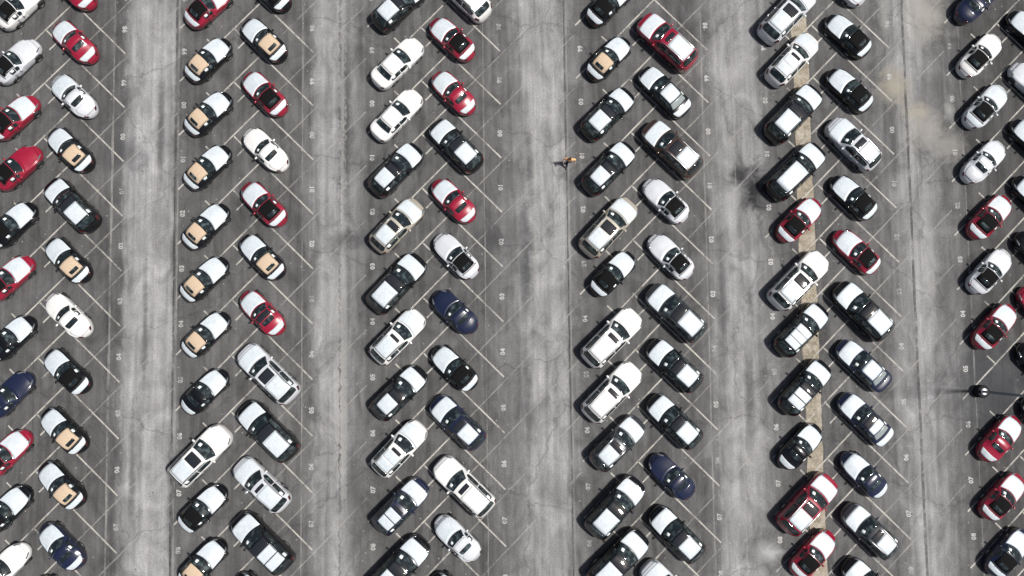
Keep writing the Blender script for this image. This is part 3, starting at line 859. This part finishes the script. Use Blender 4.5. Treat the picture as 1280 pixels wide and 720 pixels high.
# ------------------------------------------------------------------ the person walking in the lane
def skin(name, verts, edges, mat, parent, sub=1, root=0):
    me = bpy.data.meshes.new(name); me.from_pydata([v[:3] for v in verts], [], edges); me.update()
    o = bpy.data.objects.new(name, me); COL.objects.link(o)
    md = o.modifiers.new('skin', 'SKIN'); md.use_smooth_shade = True
    sv = me.skin_vertices[0].data
    for i, v in enumerate(verts):
        r = v[3]; sv[i].radius = r if hasattr(r, '__len__') else (r, r); sv[i].use_root = (i == root)
    ss = o.modifiers.new('sub', 'SUBSURF'); ss.levels = ss.render_levels = sub
    dg = bpy.context.evaluated_depsgraph_get()
    m2 = bpy.data.meshes.new_from_object(o.evaluated_get(dg))
    bpy.data.objects.remove(o)
    m2.materials.clear(); m2.polygons.foreach_set('use_smooth', [True]*len(m2.polygons))
    return link(name, m2, mat, parent)
M['skin'] = cloth_mat('skin', (.48, .30, .21)); M['orange'] = cloth_mat('orange_shirt_cloth', (.74, .40, .20))
M['trouser'] = cloth_mat('dark_navy_trouser_cloth', (.018, .02, .035)); M['shoe'] = cloth_mat('black_shoe_leather', (.012, .012, .012))
M['straw'] = cloth_mat('pale_hat_straw', (.66, .50, .33)); M['hair'] = cloth_mat('brown_hair', (.06, .035, .02)); M['eye'] = cloth_mat('eye_dark', (.02, .02, .02)); M['lip'] = cloth_mat('lip', (.35, .13, .11))
man = bpy.data.objects.new('person', None); COL.objects.link(man); man.location = (7.72, 21.3, 0); man.rotation_euler = (0, 0, R(172)); man.scale = (1.08, 1.08, 1.08)
man['label'] = 'person in orange top, dark trousers, walking down the lane'; man['category'] = 'person'
# body faces local +Y; mid-stride, left leg forward
def limb(*p): return list(p)
B = [(0, 0, .95, (.15, .10)), (0, .01, 1.15, (.13, .09)), (0, .02, 1.36, (.16, .10)), (0, .03, 1.48, .06), (0, .05, 1.56, .055), (0, .07, 1.64, (.078, .095)), (0, .075, 1.74, (.07, .085)),
     (.20, .02, 1.42, .055), (.42, -.02, 1.24, .042), (.43, .17, 1.06, .03), (.42, .22, 1.01, .028),
     (-.20, .02, 1.42, .055), (-.42, -.06, 1.24, .042), (-.46, .10, 1.05, .03), (-.46, .15, 1.0, .028),
     (.10, .02, .88, .085), (.11, .22, .52, .055), (.11, .36, .12, .038), (.11, .36, .07, .04), (.11, .50, .05, .035),
     (-.10, -.02, .88, .085), (-.11, .02, .50, .055), (-.11, -.30, .22, .038), (-.11, -.36, .15, .04), (-.11, -.25, .05, .035)]
E = [(0, 1), (1, 2), (2, 3), (3, 4), (4, 5), (5, 6), (2, 7), (7, 8), (8, 9), (9, 10), (2, 11), (11, 12), (12, 13), (13, 14), (0, 15), (15, 16), (16, 17), (17, 18), (18, 19), (0, 20), (20, 21), (21, 22), (22, 23), (23, 24)]
for (hx, hy, hz, sg) in ((.42, .22, 1.01, 1), (-.46, .15, 1.0, -1)):      # palms, fingers and thumbs
    w = 10 if sg > 0 else 14
    n = len(B); B.append((hx, hy+.035, hz-.045, (.02, .036))); E.append((w, n))
    for f, (off, ln) in enumerate(((-.03, .068), (-.01, .078), (.01, .072), (.03, .056))):
        m = len(B)
        B += [(hx-off*.2*sg, hy+.05+off, hz-.08, .0095), (hx-.008*sg, hy+.062+off, hz-.08-ln*.55, .0085), (hx-.028*sg, hy+.058+off, hz-.08-ln, .0075)]
        E += [(n, m), (m, m+1), (m+1, m+2)]
    m = len(B); B += [(hx-.02*sg, hy+.085, hz-.045, .011), (hx-.03*sg, hy+.105, hz-.085, .0085)]; E += [(w, m), (m, m+1)]
skin('body', B, E, M['skin'], man, 1)
T = [(0, 0, .93, (.19, .15)), (0, .01, 1.15, (.20, .16)), (0, .02, 1.36, (.24, .17)), (0, .03, 1.465, .075), (.20, .02, 1.42, .092), (.33, 0, 1.32, .082), (.43, -.01, 1.23, .075), (-.20, .02, 1.42, .092), (-.33, -.03, 1.32, .082), (-.43, -.04, 1.23, .075)]
skin('shirt', T, [(0, 1), (1, 2), (2, 3), (2, 4), (4, 5), (5, 6), (2, 7), (7, 8), (8, 9)], M['orange'], man, 2)
P = [(0, 0, .96, (.165, .12)), (.10, .02, .86, .108), (.11, .22, .52, .078), (.11, .355, .13, .062), (-.10, -.02, .86, .108), (-.11, .02, .50, .078), (-.11, -.30, .22, .062)]
skin('trousers', P, [(0, 1), (1, 2), (2, 3), (0, 4), (4, 5), (5, 6)], M['trouser'], man, 2)
skin('shoe', [(.11, .33, .055, .05), (.11, .42, .05, .05), (.11, .54, .045, .04)], [(0, 1), (1, 2)], M['shoe'], man, 2)
skin('shoe', [(-.11, -.40, .16, .05), (-.11, -.33, .10, .05), (-.11, -.25, .05, .042)], [(0, 1), (1, 2)], M['shoe'], man, 2)
def ball(name, loc, r, mat): o = link(name, blob(*r, 12, 8), mat, man); o.location = loc; return o
ball('hair', (0, .05, 1.735), (.09, .112, .10), M['hair'])
ball('nose', (0, .172, 1.665), (.012, .018, .02), M['skin'])
ball('mouth', (0, .158, 1.615), (.024, .010, .006), M['lip'])
for sg in (1, -1):
    ball('eye', (sg*.032, .155, 1.695), (.012, .008, .008), M['eye']); ball('ear', (sg*.088, .06, 1.67), (.012, .025, .032), M['skin'])
